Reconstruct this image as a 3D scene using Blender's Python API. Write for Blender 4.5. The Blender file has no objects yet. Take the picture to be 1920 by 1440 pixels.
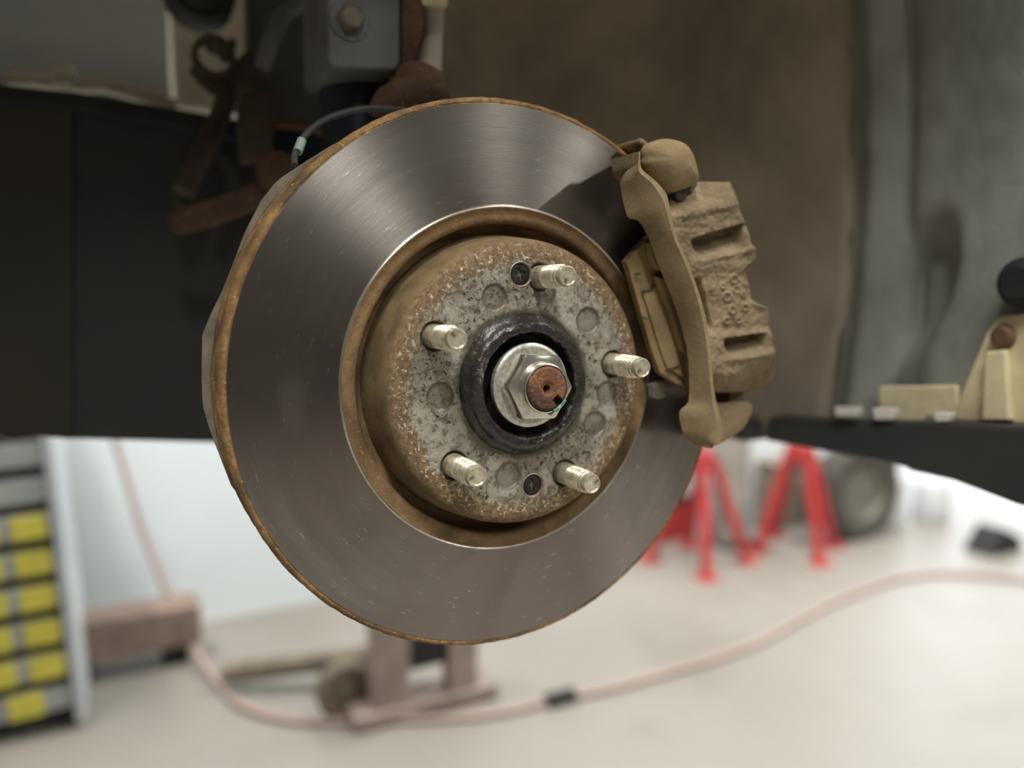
import bpy, bmesh, math, random
from mathutils import Vector, Matrix, noise
random.seed(7)
S = bpy.context.scene
COL = S.collection
PI = math.pi

# ------------------------------------------------------------------ camera, world, lamps, exposure
HZ = 0.853                       # height of the hub axis above the floor
F_PX = 1442.0                    # focal length in pixels of the 1920 x 1440 frame
RX = Vector((0.888325441, -0.459214450, 0.0))            # image right
RD = Vector((-0.052419961, -0.101403570, -0.993463368))  # image down
RF = Vector((0.456212734, 0.882518785, -0.114151374))    # forward
CAM = Vector((-0.1925, -0.3299, 0.0466 + HZ))
cd = bpy.data.cameras.new('camera')
cam = bpy.data.objects.new('camera', cd); COL.objects.link(cam)
m = Matrix.Identity(4)
for i in range(3):
    m[i][0] = RX[i]; m[i][1] = -RD[i]; m[i][2] = -RF[i]; m[i][3] = CAM[i]
cam.matrix_world = m
cd.sensor_width = 36.0; cd.lens = F_PX / 1920 * 36.0; cd.clip_start = 0.01; cd.clip_end = 60
cd.dof.use_dof = True; cd.dof.focus_distance = 0.395; cd.dof.aperture_fstop = 2.6; cd.dof.aperture_blades = 0
S.camera = cam

W = bpy.data.worlds.new('daylight'); S.world = W; W.use_nodes = True
W.node_tree.nodes['Background'].inputs[0].default_value = (0.86, 0.92, 1.0, 1)
W.node_tree.nodes['Background'].inputs[1].default_value = 3.0
LAMPS = [(1.12, -0.95, 1.3, 28), (-0.7, -1.1, 1.3, 46), (3.0, -2.6, 1.3, 50), (-0.6, -3.1, 1.3, 30), (3.0, -0.6, 1.3, 42), (1.4, 1.2, 1.3, 56), (-0.9, 1.2, 1.3, 58), (3.0, 1.2, 1.3, 44)]
LAMP_COL = (1.0, 0.965, 0.91)
S.view_settings.view_transform = 'Standard'; S.view_settings.look = 'None'
S.view_settings.gamma = 1.0; S.view_settings.use_curve_mapping = False
S.view_settings.exposure = 0.36
S.cycles.use_denoising = True
S.cycles.max_bounces = 8; S.cycles.diffuse_bounces = 4; S.cycles.glossy_bounces = 4
S.cycles.sample_clamp_indirect = 6.0
S.cycles.caustics_reflective = False; S.cycles.caustics_refractive = False

# ------------------------------------------------------------------ point helpers
def ray(px, py): return RX * ((px - 960) / F_PX) + RD * ((py - 720) / F_PX) + RF
def at_y(px, py, y):
    d = ray(px, py); return CAM + d * ((y - CAM.y) / d.y)
def at_x(px, py, x):
    d = ray(px, py); return CAM + d * ((x - CAM.x) / d.x)
def at_z(px, py, z):
    d = ray(px, py); return CAM + d * ((z - CAM.z) / d.z)
def c2(a, b): return (1100 + a / 2.215, 220 + b / 2.215)
def hub(x, y, z): return Vector((x, y, z + HZ))

# ------------------------------------------------------------------ object helpers
ORG = {}
def tag(o, label=None, cat=None, group=None, kind=None):
    if label: o['label'] = label
    if cat: o['category'] = cat
    if group: o['group'] = group
    if kind: o['kind'] = kind
    return o
def thing(name, loc, label, cat, group=None):
    o = bpy.data.objects.new(name, None); COL.objects.link(o); o.empty_display_size = 0.02
    o.location = loc; ORG[o.name] = Vector(loc)
    return tag(o, label, cat, group)
def link(name, me, mat, parent=None, loc=None):
    o = bpy.data.objects.new(name, me); COL.objects.link(o)
    if mat: me.materials.append(mat)
    if parent is not None: o.parent = parent
    if loc is not None: o.location = loc
    return o
def world_org(p):
    v = Vector((0, 0, 0))
    while p is not None:
        v += p.location; p = p.parent
    return v
def mesh(name, verts, faces, mat, parent=None, smooth=35, bevel=0, seg=2, origin=None, fix=True):
    """verts in WORLD coordinates; stored relative to the parent (or to origin / their centre)."""
    verts = [Vector(v) for v in verts]
    if parent is not None:
        po = world_org(parent); off = po if origin is None else Vector(origin)
        loc = off - po
    else:
        if origin is None:
            lo = [min(v[i] for v in verts) for i in range(3)]; hi = [max(v[i] for v in verts) for i in range(3)]
            off = Vector(((lo[0] + hi[0]) / 2, (lo[1] + hi[1]) / 2, lo[2]))
        else: off = Vector(origin)
        loc = off
    me = bpy.data.meshes.new(name)
    me.from_pydata([tuple(v - off) for v in verts], [], faces)
    if fix:
        bm = bmesh.new(); bm.from_mesh(me); bmesh.ops.recalc_face_normals(bm, faces=bm.faces); bm.to_mesh(me); bm.free()
    if smooth:
        for p in me.polygons: p.use_smooth = True
        me.set_sharp_from_angle(angle=math.radians(smooth))
    o = link(name, me, mat, parent, loc)
    if bevel:
        b = o.modifiers.new('bevel', 'BEVEL'); b.width = bevel; b.segments = seg; b.limit_method = 'ANGLE'; b.angle_limit = math.radians(30)
        for p in me.polygons: p.use_smooth = True
        w = o.modifiers.new('wn', 'WEIGHTED_NORMAL'); w.keep_sharp = False
    return o
def prism_pts(front, back):
    n = len(front)
    f = [list(range(n)), [n + i for i in reversed(range(n))]]
    f += [[i, n + i, n + (i + 1) % n, (i + 1) % n] for i in range(n)]
    return list(front) + list(back), f
def prism(name, pts, y0, y1, mat, parent=None, bevel=0.0008, seg=2, conv=None, taper=1.0, smooth=35):
    """outline in photo pixels put at depth y0, extruded straight back to y1"""
    if conv: pts = [conv(*p) for p in pts]
    fr = [at_y(px, py, y0) for px, py in pts]
    c = sum(fr, Vector()) / len(fr)
    bk = [Vector((c.x + (p.x - c.x) * taper, y1, c.z + (p.z - c.z) * taper)) for p in fr]
    v, f = prism_pts(fr, bk)
    return mesh(name, v, f, mat, parent, smooth, bevel, seg)
def box(name, lo, hi, mat, parent=None, bevel=0.0, rotz=0.0, seg=2):
    x0, y0, z0 = lo; x1, y1, z1 = hi
    v = [Vector(p) for p in ((x0,y0,z0),(x1,y0,z0),(x1,y1,z0),(x0,y1,z0),(x0,y0,z1),(x1,y0,z1),(x1,y1,z1),(x0,y1,z1))]
    if rotz:
        c = Vector(((x0+x1)/2, (y0+y1)/2, 0)); R = Matrix.Rotation(rotz, 3, 'Z')
        v = [R @ (p - c) + c for p in v]
    f = [(0,3,2,1),(4,5,6,7),(0,1,5,4),(1,2,6,5),(2,3,7,6),(3,0,4,7)]
    return mesh(name, v, f, mat, parent, 35, bevel, seg)
def lathe_data(prof, segs=96, wob=None, closed=False, axis='Y'):
    """prof = [(r, t)]; revolve about Y (or Z, X) through the origin"""
    v, f = [], []
    n = len(prof)
    for k in range(segs):
        a = 2 * PI * k / segs; ca, sa = math.cos(a), math.sin(a)
        for i, (r, t) in enumerate(prof):
            if wob: r, t = wob(i, r, t, a)
            v.append((r * ca, t, r * sa) if axis == 'Y' else (r * ca, r * sa, t) if axis == 'Z' else (t, r * ca, r * sa))
    for k in range(segs):
        k2 = (k + 1) % segs
        for i in range(n if closed else n - 1):
            j = (i + 1) % n
            f.append((k * n + i, k * n + j, k2 * n + j, k2 * n + i))
    return v, f
def lathe(name, prof, mat, parent=None, org=(0, 0, 0), segs=96, wob=None, smooth=35, axis='Y', rot=None, closed=False, caps=False):
    v, f = lathe_data(prof, segs, wob, closed, axis)
    if caps:
        n = len(prof)
        f.append([k * n for k in range(segs)]); f.append([k * n + n - 1 for k in range(segs)])
    org = Vector(org)
    v = [(rot @ Vector(p) if rot else Vector(p)) + org for p in v]
    return mesh(name, v, f, mat, parent, smooth, origin=org if parent is None else None)
def spline(pts, n=8):
    pts = [Vector(p) for p in pts]; out = []
    P = [pts[0] * 2 - pts[1]] + pts + [pts[-1] * 2 - pts[-2]]
    for i in range(1, len(P) - 2):
        for k in range(n):
            t = k / n; a, b, c, d = P[i-1], P[i], P[i+1], P[i+2]
            out.append(0.5 * ((2*b) + (c-a)*t + (2*a-5*b+4*c-d)*t*t + (3*b-a-3*c+d)*t**3))
    out.append(pts[-1]); return out
def tube(name, pts, rad, mat, parent=None, n=8, sides=12, smoothpath=True, caps=True):
    path = spline(pts, n) if smoothpath and len(pts) > 2 else [Vector(p) for p in pts]
    v, f = [], []
    t = (path[1] - path[0]).normalized(); u = t.orthogonal().normalized()
    for i, p in enumerate(path):
        tn = (path[min(i+1, len(path)-1)] - path[max(i-1, 0)]).normalized()
        u = (u - tn * u.dot(tn)).normalized(); w = tn.cross(u)
        r = rad(i / (len(path)-1)) if callable(rad) else rad
        for k in range(sides):
            a = 2 * PI * k / sides; v.append(p + u * (r * math.cos(a)) + w * (r * math.sin(a)))
    m_ = len(path)
    for i in range(m_ - 1):
        for k in range(sides):
            k2 = (k + 1) % sides; f.append((i*sides+k, i*sides+k2, (i+1)*sides+k2, (i+1)*sides+k))
    if caps: f.append(list(range(sides))); f.append([(m_-1)*sides+k for k in range(sides)])
    return mesh(name, v, f, mat, parent, 50)
def sstep(a, b, x):
    t = min(1, max(0, (x - a) / (b - a))); return t * t * (3 - 2 * t)
def nz(x, y, z=0.0): return noise.noise(Vector((x, y, z)))

# ------------------------------------------------------------------ materials
class NT:
    def __init__(s, name):
        s.m = bpy.data.materials.new(name); s.m.use_nodes = True; s.t = s.m.node_tree
        s.p = s.t.nodes['Principled BSDF']
        s.tc = s.t.nodes.new('ShaderNodeTexCoord')
    def n(s, kind, **kw):
        nd = s.t.nodes.new(kind)
        for k, v in kw.items(): setattr(nd, k, v)
        return nd
    def set(s, sock, val):
        if isinstance(val, bpy.types.NodeSocket): s.t.links.new(val, sock)
        elif isinstance(val, tuple) and len(val) == 3 and sock.type == 'RGBA': sock.default_value = (*val, 1)
        else: sock.default_value = val
    def math(s, op, a, b=0.0, c=None, clamp=False):
        nd = s.n('ShaderNodeMath', operation=op, use_clamp=clamp); s.set(nd.inputs[0], a); s.set(nd.inputs[1], b)
        if c is not None: s.set(nd.inputs[2], c)
        return nd.outputs[0]
    def ramp(s, x, a, b):
        nd = s.n('ShaderNodeMapRange', interpolation_type='SMOOTHSTEP'); s.set(nd.inputs[0], x); s.set(nd.inputs[1], a); s.set(nd.inputs[2], b)
        return nd.outputs[0]
    def mix(s, f, a, b):
        nd = s.n('ShaderNodeMix', data_type='RGBA'); s.set(nd.inputs[0], f); s.set(nd.inputs[6], a); s.set(nd.inputs[7], b)
        return nd.outputs[2]
    def noise(s, scale, detail=4.0, rough=0.55, vec=None, dist=0.0):
        nd = s.n('ShaderNodeTexNoise'); s.set(nd.inputs['Vector'], vec if vec is not None else s.tc.outputs['Object'])
        s.set(nd.inputs['Scale'], scale); s.set(nd.inputs['Detail'], detail); s.set(nd.inputs['Roughness'], rough); s.set(nd.inputs['Distortion'], dist)
        return nd.outputs[0]
    def polar(s, kdir, kr):
        """vector (dir*kdir, r*kr): noise stretched along the turning direction, no seam; also r"""
        sp = s.n('ShaderNodeSeparateXYZ'); s.set(sp.inputs[0], s.tc.outputs['Object'])
        x, z = sp.outputs[0], sp.outputs[2]
        r = s.math('SQRT', s.math('ADD', s.math('MULTIPLY', x, x), s.math('MULTIPLY', z, z)))
        rs = s.math('MAXIMUM', r, 0.0005)
        cb = s.n('ShaderNodeCombineXYZ')
        s.set(cb.inputs[0], s.math('MULTIPLY', s.math('DIVIDE', x, rs), kdir)); s.set(cb.inputs[1], s.math('MULTIPLY', s.math('DIVIDE', z, rs), kdir))
        s.set(cb.inputs[2], s.math('MULTIPLY', r, kr))
        return cb.outputs[0], r, x, z
    def bump(s, h, strength=0.5, dist=0.001):
        nd = s.n('ShaderNodeBump'); s.set(nd.inputs['Strength'], strength); s.set(nd.inputs['Distance'], dist); s.set(nd.inputs['Height'], h)
        s.t.links.new(nd.outputs[0], s.p.inputs['Normal'])
    def attr(s, name):
        nd = s.n('ShaderNodeAttribute', attribute_name=name); return nd.outputs['Fac']
    def out(s, col=None, rough=None, metal=None, spec=None, coat=None, aniso=None):
        P = s.p.inputs
        if col is not None: s.set(P['Base Color'], col)
        if rough is not None: s.set(P['Roughness'], rough)
        if metal is not None: s.set(P['Metallic'], metal)
        if spec is not None: s.set(P['Specular IOR Level'], spec)
        if coat is not None: s.set(P['Coat Weight'], coat); s.set(P['Coat Roughness'], 0.25)
        if aniso is not None: s.set(P['Anisotropic'], aniso)
        return s.m
def simple(name, c1, c2_=None, rough=0.6, metal=0.0, scale=60.0, bump=0.0, bdist=0.001, spec=0.5, lo=0.35, hi=0.65, bscale=None, coat=None):
    t = NT(name); c2_ = c2_ or tuple(x * 0.75 for x in c1)
    n = t.noise(scale, 6.0, 0.6)
    col = t.mix(t.ramp(n, lo, hi), c1, c2_)
    if bump: t.bump(t.noise(bscale or scale * 4, 6.0, 0.65), bump, bdist)
    return t.out(col, rough, metal, spec, coat)

def rust_mat(name, cols, scale=220.0, bump=0.8, rough=0.9, polar=None):
    t = NT(name)
    a = t.noise(scale * 0.25, 4.0); b = t.noise(scale, 6.0, 0.7); c = t.noise(scale * 3.5, 4.0, 0.6)
    col = t.mix(t.ramp(b, 0.36, 0.64), cols[0], cols[1])
    col = t.mix(t.ramp(a, 0.42, 0.66), col, cols[2])
    col = t.mix(t.ramp(c, 0.60, 0.72), col, cols[3])
    t.bump(t.math('ADD', t.math('MULTIPLY', b, 0.7), t.math('MULTIPLY', c, 0.35)), bump, 0.0012)
    return t.out(col, rough, 0.0, 0.25)

M = {}
M['rust_rim'] = rust_mat('rust_rim', [(0.22, 0.13, 0.056), (0.42, 0.26, 0.11), (0.13, 0.083, 0.044), (0.70, 0.52, 0.27)], 210, 1.0)
M['rust_ring'] = rust_mat('rust_ring', [(0.235, 0.148, 0.07), (0.32, 0.21, 0.105), (0.16, 0.105, 0.056), (0.44, 0.32, 0.18)], 200, 0.6)
M['rust_axle'] = rust_mat('rust_axle', [(0.17, 0.075, 0.045), (0.30, 0.145, 0.075), (0.10, 0.055, 0.042), (0.48, 0.27, 0.13)], 300, 1.0, 0.75)
M['rust_part'] = rust_mat('rust_part', [(0.13, 0.075, 0.045), (0.20, 0.125, 0.075), (0.08, 0.05, 0.035), (0.27, 0.18, 0.11)], 60, 0.5)

def rotor_face():
    t = NT('worn_disc_steel')
    v1, r, x, z = t.polar(2.2, 1900.0); v2, _, _, _ = t.polar(16.0, 820.0); v3, _, _, _ = t.polar(2.0, 150.0)
    fine = t.noise(1.0, 3.0, 0.6, v1); scr = t.noise(1.0, 3.0, 0.6, v2); broad = t.noise(1.0, 3.0, 0.5, v3)
    tint = t.noise(11.0, 3.0, 0.5)
    base = t.mix(t.ramp(tint, 0.36, 0.64), (0.38, 0.36, 0.33), (0.31, 0.265, 0.245))
    base = t.mix(t.math('MULTIPLY', t.ramp(broad, 0.35, 0.7), 0.5), base, (0.28, 0.255, 0.23))
    base = t.mix(t.math('MULTIPLY', t.ramp(scr, 0.665, 0.73), 0.8), base, (0.72, 0.70, 0.66))  # scratches, with their glint painted in as a paler base colour
    # pad-sized smudge on the hub side of the worn band
    dx = t.math('MULTIPLY', t.math('ADD', x, 0.1175), 110.0); dz = t.math('MULTIPLY', t.math('ADD', z, 0.004), 46.0)
    d = t.math('ADD', t.math('SQRT', t.math('ADD', t.math('MULTIPLY', dx, dx), t.math('MULTIPLY', dz, dz))), t.math('MULTIPLY', t.noise(90.0, 5.0), 1.2))
    base = t.mix(t.math('MULTIPLY', t.ramp(d, 1.5, 0.9), 0.32), base, (0.42, 0.40, 0.37))
    rough = t.math('ADD', 0.25, t.math('MULTIPLY', broad, 0.15))
    rough = t.math('ADD', rough, t.math('MULTIPLY', t.ramp(d, 1.5, 0.9), 0.12))
    t.bump(t.math('ADD', fine, t.math('MULTIPLY', scr, 0.5)), 0.16, 0.0004)
    tan = t.n('ShaderNodeTangent', direction_type='RADIAL', axis='Y'); t.t.links.new(tan.outputs[0], t.p.inputs['Tangent'])
    t.p.inputs['Anisotropic Rotation'].default_value = 0.25
    return t.out(base, rough, 1.0, aniso=0.88)
M['rotor_face'] = rotor_face()

def hat_mat():
    t = NT('weathered_hat_metal')
    v, r, x, z = t.polar(22.0, 420.0)
    n1 = t.noise(55.0, 5.0, 0.6); n2 = t.noise(430.0, 5.0, 0.65, None, 0.6); n3 = t.noise(140.0, 6.0, 0.7); st = t.noise(1.0, 5.0, 0.65, v)
    n4 = t.noise(900.0, 3.0, 0.6)
    stain = t.attr('stain')
    grey = t.mix(t.ramp(n1, 0.36, 0.62), (0.50, 0.475, 0.395), (0.29, 0.268, 0.205))
    grey = t.mix(t.math('MULTIPLY', t.ramp(n4, 0.5, 0.7), 0.5), grey, (0.58, 0.55, 0.47))
    grey = t.mix(t.math('MULTIPLY', t.ramp(n2, 0.535, 0.60), t.ramp(n1, 0.40, 0.52)), grey, (0.055, 0.048, 0.04))
    grey = t.mix(t.math('MULTIPLY', t.ramp(n3, 0.50, 0.64), 0.8), grey, (0.125, 0.108, 0.075))
    grey = t.mix(stain, grey, t.mix(n3, (0.085, 0.075, 0.055), (0.20, 0.18, 0.13)))
    rust = t.mix(t.ramp(st, 0.38, 0.6), (0.27, 0.18, 0.09), (0.15, 0.105, 0.06))
    rust = t.mix(t.ramp(n2, 0.55, 0.66), rust, (0.30, 0.185, 0.085))
    rust = t.mix(t.math('MULTIPLY', t.ramp(n2, 0.45, 0.37), t.ramp(r, 0.0752, 0.070)), rust, (0.66, 0.58, 0.42))
    rm = t.math('ADD', r, t.math('MULTIPLY', t.math('SUBTRACT', st, 0.5), 0.030))
    rm = t.math('ADD', rm, t.math('MULTIPLY', t.math('SUBTRACT', n3, 0.5), 0.012))
    msk = t.ramp(rm, 0.0605, 0.0675)
    col = t.mix(msk, grey, rust)
    wall = t.mix(t.ramp(t.noise(70.0, 4.0), 0.35, 0.65), (0.24, 0.168, 0.082), (0.15, 0.104, 0.054))
    col = t.mix(t.ramp(r, 0.0745, 0.0762), col, wall)
    t.bump(t.math('ADD', t.math('MULTIPLY', n2, 0.8), t.math('MULTIPLY', n3, 0.7)), 0.55, 0.0007)
    rough = t.math('ADD', 0.48, t.math('MULTIPLY', msk, 0.35))
    return t.out(col, rough, t.math('MULTIPLY', t.math('SUBTRACT', 1.0, msk), 0.45), 0.35)
M['hat'] = hat_mat()

def zinc():
    t = NT('yellow_zinc'); n = t.noise(260.0, 5.0); n2 = t.noise(700.0, 3.0)
    col = t.mix(t.ramp(n, 0.38, 0.66), (0.80, 0.75, 0.58), (0.58, 0.52, 0.36))
    col = t.mix(t.math('MULTIPLY', t.ramp(n, 0.62, 0.70), 0.8), col, (0.13, 0.10, 0.06))
    t.bump(n2, 0.12, 0.0003); return t.out(col, 0.3, 0.6)
M['zinc'] = zinc()
def nutm():
    t = NT('plated_nut_steel'); n = t.noise(500.0, 4.0); n2 = t.noise(190.0, 5.0)
    col = t.mix(t.ramp(n, 0.4, 0.65), (0.74, 0.73, 0.66), (0.50, 0.49, 0.42))
    col = t.mix(t.ramp(n2, 0.66, 0.70), col, (0.06, 0.055, 0.05))
    t.bump(n, 0.15, 0.0003); return t.out(col, 0.38, 0.7)
M['nut'] = nutm()
def hexm():
    t = NT('clean_nut_steel'); n = t.noise(420.0, 4.0)
    col = t.mix(t.ramp(n, 0.4, 0.7), (0.76, 0.74, 0.65), (0.62, 0.60, 0.50))
    t.bump(n, 0.06, 0.0002); return t.out(col, 0.27, 0.95)
M['hex'] = hexm()
M['grease'] = simple('black_grease', (0.028, 0.023, 0.022), (0.06, 0.05, 0.045), 0.27, 0.0, 180, 1.0, 0.0022, 0.6, bscale=420)
def greasem():
    t = NT('greasy_hub_metal'); v, r, x, z = t.polar(7.0, 300.0)
    st = t.noise(1.0, 4.0, 0.6, v); b = t.noise(240.0, 5.0, 0.6); c = t.noise(700.0, 3.0)
    msk = t.ramp(t.math('ADD', st, t.math('MULTIPLY', t.math('SUBTRACT', b, 0.5), 0.5)), 0.57, 0.72)
    col = t.mix(msk, (0.024, 0.020, 0.019), (0.10, 0.088, 0.08))  # paler bare-metal streaks, also standing in for reflections the grease lacks
    t.bump(t.math('ADD', t.math('MULTIPLY', b, 0.8), t.math('MULTIPLY', st, 0.8)), 0.7, 0.0012)
    return t.out(col, t.math('ADD', 0.24, t.math('MULTIPLY', msk, 0.15)), t.math('MULTIPLY', msk, 0.6), 0.8)
M['grease'] = greasem()
M['bore'] = simple('dark_bore', (0.018, 0.014, 0.013), (0.04, 0.03, 0.024), 0.55, 0.0, 120, 0.3, 0.0006)
M['screw'] = simple('dark_screw_steel', (0.06, 0.05, 0.045), (0.03, 0.026, 0.022), 0.45, 0.6, 300, 0.3, 0.0003)
M['countersink'] = simple('bare_countersink_edge', (0.45, 0.42, 0.36), (0.26, 0.22, 0.16), 0.5, 0.5, 400, 0.3, 0.0003)
M['green'] = simple('green_paint', (0.03, 0.24, 0.16), (0.40, 0.52, 0.42), 0.4, 0.0, 330)

def dusty(name, c1, c2_, c3, rough=0.95):
    t = NT(name); a = t.noise(38.0, 4.0); b = t.noise(260.0, 6.0, 0.7); c = t.noise(900.0, 3.0)
    col = t.mix(t.ramp(a, 0.36, 0.64), c1, c2_); col = t.mix(t.math('MULTIPLY', t.ramp(b, 0.5, 0.72), 0.7), col, c3)
    t.bump(t.math('ADD', b, t.math('MULTIPLY', c, 0.4)), 0.42, 0.0009); return t.out(col, rough, 0.0, 0.15)
M['caliper'] = dusty('brake_dust_casting', (0.30, 0.232, 0.142), (0.215, 0.165, 0.10), (0.40, 0.315, 0.20))
M['bracket'] = dusty('brake_dust_bracket', (0.325, 0.248, 0.142), (0.265, 0.20, 0.112), (0.42, 0.33, 0.20))
M['pad'] = dusty('brake_dust_pad', (0.36, 0.27, 0.135), (0.26, 0.19, 0.10), (0.43, 0.33, 0.18))
M['friction'] = simple('pad_friction', (0.05, 0.04, 0.03), (0.09, 0.07, 0.05), 0.95, 0.0, 200, 0.5)
M['clip'] = simple('spring_clip_steel', (0.26, 0.24, 0.20), (0.16, 0.14, 0.11), 0.45, 0.5, 200)
M['darkclip'] = simple('dark_clip', (0.05, 0.042, 0.036), (0.10, 0.08, 0.06), 0.6, 0.2, 200)
M['shield'] = simple('dust_shield_steel', (0.34, 0.30, 0.23), (0.22, 0.19, 0.14), 0.6, 0.3, 60, 0.3)
M['black_plastic'] = simple('black_plastic', (0.030, 0.034, 0.036), (0.044, 0.044, 0.042), 0.55, 0.0, 8, 0.1, 0.002, 0.4)
M['liner'] = simple('muddy_liner', (0.46, 0.40, 0.30), (0.26, 0.215, 0.18), 0.9, 0.0, 5.5, 0.3, 0.002, 0.2, lo=0.32, hi=0.68, bscale=90)
M['grey_liner'] = simple('grey_dusty_liner', (0.29, 0.30, 0.27), (0.17, 0.18, 0.165), 0.85, 0.0, 7, 0.35, 0.002, 0.25, bscale=120)
M['cream'] = simple('cream_primer', (0.84, 0.75, 0.48), (0.66, 0.57, 0.36), 0.55, 0.0, 30)
M['white_paint'] = simple('white_paint', (0.80, 0.78, 0.72), (0.66, 0.64, 0.58), 0.5, 0.0, 20)
M['pale_frame'] = simple('pale_frame_paint', (0.82, 0.77, 0.66), (0.66, 0.61, 0.52), 0.6, 0.0, 14)
M['grey_metal'] = simple('grey_cast_metal', (0.20, 0.205, 0.20), (0.13, 0.13, 0.125), 0.55, 0.3, 25, 0.2)
M['teal_grey'] = simple('grey_green_paint', (0.085, 0.098, 0.094), (0.055, 0.06, 0.056), 0.6, 0.0, 12)
M['navy'] = simple('navy_strut_paint', (0.018, 0.028, 0.045), (0.012, 0.016, 0.022), 0.35, 0.2, 20)
M['rubber'] = simple('black_rubber', (0.014, 0.016, 0.016), (0.028, 0.028, 0.027), 0.6, 0.0, 30)
M['brown_metal'] = simple('brown_grimy_metal', (0.10, 0.072, 0.05), (0.055, 0.042, 0.034), 0.8, 0.1, 22, 0.3)
M['olive_dark'] = simple('dark_olive_panel', (0.045, 0.042, 0.032), (0.03, 0.029, 0.024), 0.8, 0.0, 6)
M['wire'] = simple('grey_cable', (0.085, 0.085, 0.082), (0.05, 0.05, 0.05), 0.5, 0.0, 50)
M['mint'] = simple('pale_mint_sleeve', (0.45, 0.58, 0.52), (0.36, 0.46, 0.42), 0.4, 0.0, 60)
M['red'] = simple('red_stand_paint', (0.50, 0.045, 0.05), (0.36, 0.04, 0.04), 0.4, 0.0, 14)
M['red_hose'] = simple('faded_red_hose', (0.40, 0.285, 0.25), (0.35, 0.26, 0.225), 0.6, 0.0, 12)
M['jack_paint'] = simple('faded_red_jack', (0.34, 0.26, 0.235), (0.25, 0.20, 0.175), 0.55, 0.0, 16)
M['wood'] = simple('red_brown_wood', (0.27, 0.19, 0.155), (0.19, 0.14, 0.115), 0.8, 0.0, 18, 0.2)
M['cab_frame'] = simple('pale_blue_grey_steel', (0.55, 0.60, 0.64), (0.46, 0.51, 0.55), 0.45, 0.0, 8)
M['cab_drawer'] = simple('grey_drawer_front', (0.44, 0.48, 0.47), (0.36, 0.40, 0.40), 0.5, 0.0, 8)
M['yellow'] = simple('yellow_plate', (0.72, 0.66, 0.10), (0.62, 0.56, 0.08), 0.5, 0.0, 20)
M['black'] = simple('matte_black', (0.012, 0.012, 0.013), (0.02, 0.02, 0.02), 0.8, 0.0, 20)
M['castor'] = simple('worn_castor', (0.20, 0.17, 0.12), (0.13, 0.11, 0.08), 0.7, 0.2, 20)
M['tyre'] = simple('tyre_rubber', (0.05, 0.05, 0.045), (0.085, 0.085, 0.07), 0.85, 0.0, 25)
M['alloy'] = simple('dull_alloy', (0.34, 0.34, 0.30), (0.22, 0.22, 0.19), 0.45, 0.6, 20)
M['jug'] = simple('white_jug_plastic', (0.66, 0.68, 0.70), (0.58, 0.60, 0.63), 0.4, 0.0, 12)
M['lamp_body'] = simple('white_lamp_housing', (0.8, 0.8, 0.78), (0.75, 0.75, 0.72), 0.5)
M['pale_bolt'] = simple('grimy_bolt', (0.24, 0.21, 0.175), (0.15, 0.13, 0.11), 0.6, 0.2, 60)
M['crate'] = simple('brown_crate', (0.30, 0.25, 0.195), (0.22, 0.185, 0.145), 0.8, 0.0, 14)
M['post'] = simple('grey_post_paint', (0.36, 0.36, 0.32), (0.28, 0.28, 0.25), 0.6, 0.0, 8)

def floor_mat():
    t = NT('garage_floor')
    a = t.noise(0.9, 5.0, 0.55); b = t.noise(6.0, 6.0, 0.6); c = t.noise(2.2, 3.0, 0.5)
    col = t.mix(t.ramp(a, 0.32, 0.66), (0.275, 0.259, 0.233), (0.23, 0.215, 0.19))
    col = t.mix(t.math('MULTIPLY', t.ramp(b, 0.55, 0.75), 0.35), col, (0.27, 0.245, 0.21))
    col = t.mix(t.math('MULTIPLY', t.ramp(c, 0.57, 0.70), 0.45), col, (0.19, 0.175, 0.15))
    t.bump(b, 0.1, 0.003)
    return t.out(col, t.math('ADD', 0.32, t.math('MULTIPLY', b, 0.25)), 0.0, 0.5)
M['floor'] = floor_mat()
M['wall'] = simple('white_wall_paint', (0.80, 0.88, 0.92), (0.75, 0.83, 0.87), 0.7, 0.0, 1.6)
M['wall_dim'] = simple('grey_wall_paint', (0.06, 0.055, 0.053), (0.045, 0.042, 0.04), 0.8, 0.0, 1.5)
M['ceil'] = simple('ceiling_paint', (0.55, 0.54, 0.51), (0.48, 0.47, 0.45), 0.8, 0.0, 2)

# ------------------------------------------------------------------ the garage (setting)
WY = 1.88
X0, X1, Y0, CE = -2.6, 4.6, -4.2, 3.2
def struct(o): return tag(o, kind='structure')
struct(box('floor', (X0 - 0.1, Y0 - 0.1, -0.12), (X1 + 2.5, WY + 3.0, 0), M['floor']))
struct(box('ceiling', (X0 - 0.1, Y0 - 0.1, CE), (X1 + 0.1, WY + 0.15, CE + 0.1), M['ceil']))
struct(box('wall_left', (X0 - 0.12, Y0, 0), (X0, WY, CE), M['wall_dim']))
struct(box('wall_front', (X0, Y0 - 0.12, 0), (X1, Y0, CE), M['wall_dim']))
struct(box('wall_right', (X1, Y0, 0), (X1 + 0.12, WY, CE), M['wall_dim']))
DX0, DX1, DH = 2.72, 4.4, 2.3
v, f = prism_pts([Vector(p) for p in ((X0, WY, 0), (DX0, WY, 0), (DX0, WY, DH), (DX1, WY, DH), (DX1, WY, 0), (X1, WY, 0), (X1, WY, CE), (X0, WY, CE))],
                 [Vector(p) for p in ((X0, WY+.12, 0), (DX0, WY+.12, 0), (DX0, WY+.12, DH), (DX1, WY+.12, DH), (DX1, WY+.12, 0), (X1, WY+.12, 0), (X1, WY+.12, CE), (X0, WY+.12, CE))])
struct(mesh('wall_back', v, f, M['wall'], smooth=0))
names = ['in front of the brake disc', 'above the photographer', 'at the front right', 'at the front left', 'by the right wall', 'behind the car, middle', 'behind the car, left', 'near the open doorway']
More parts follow.
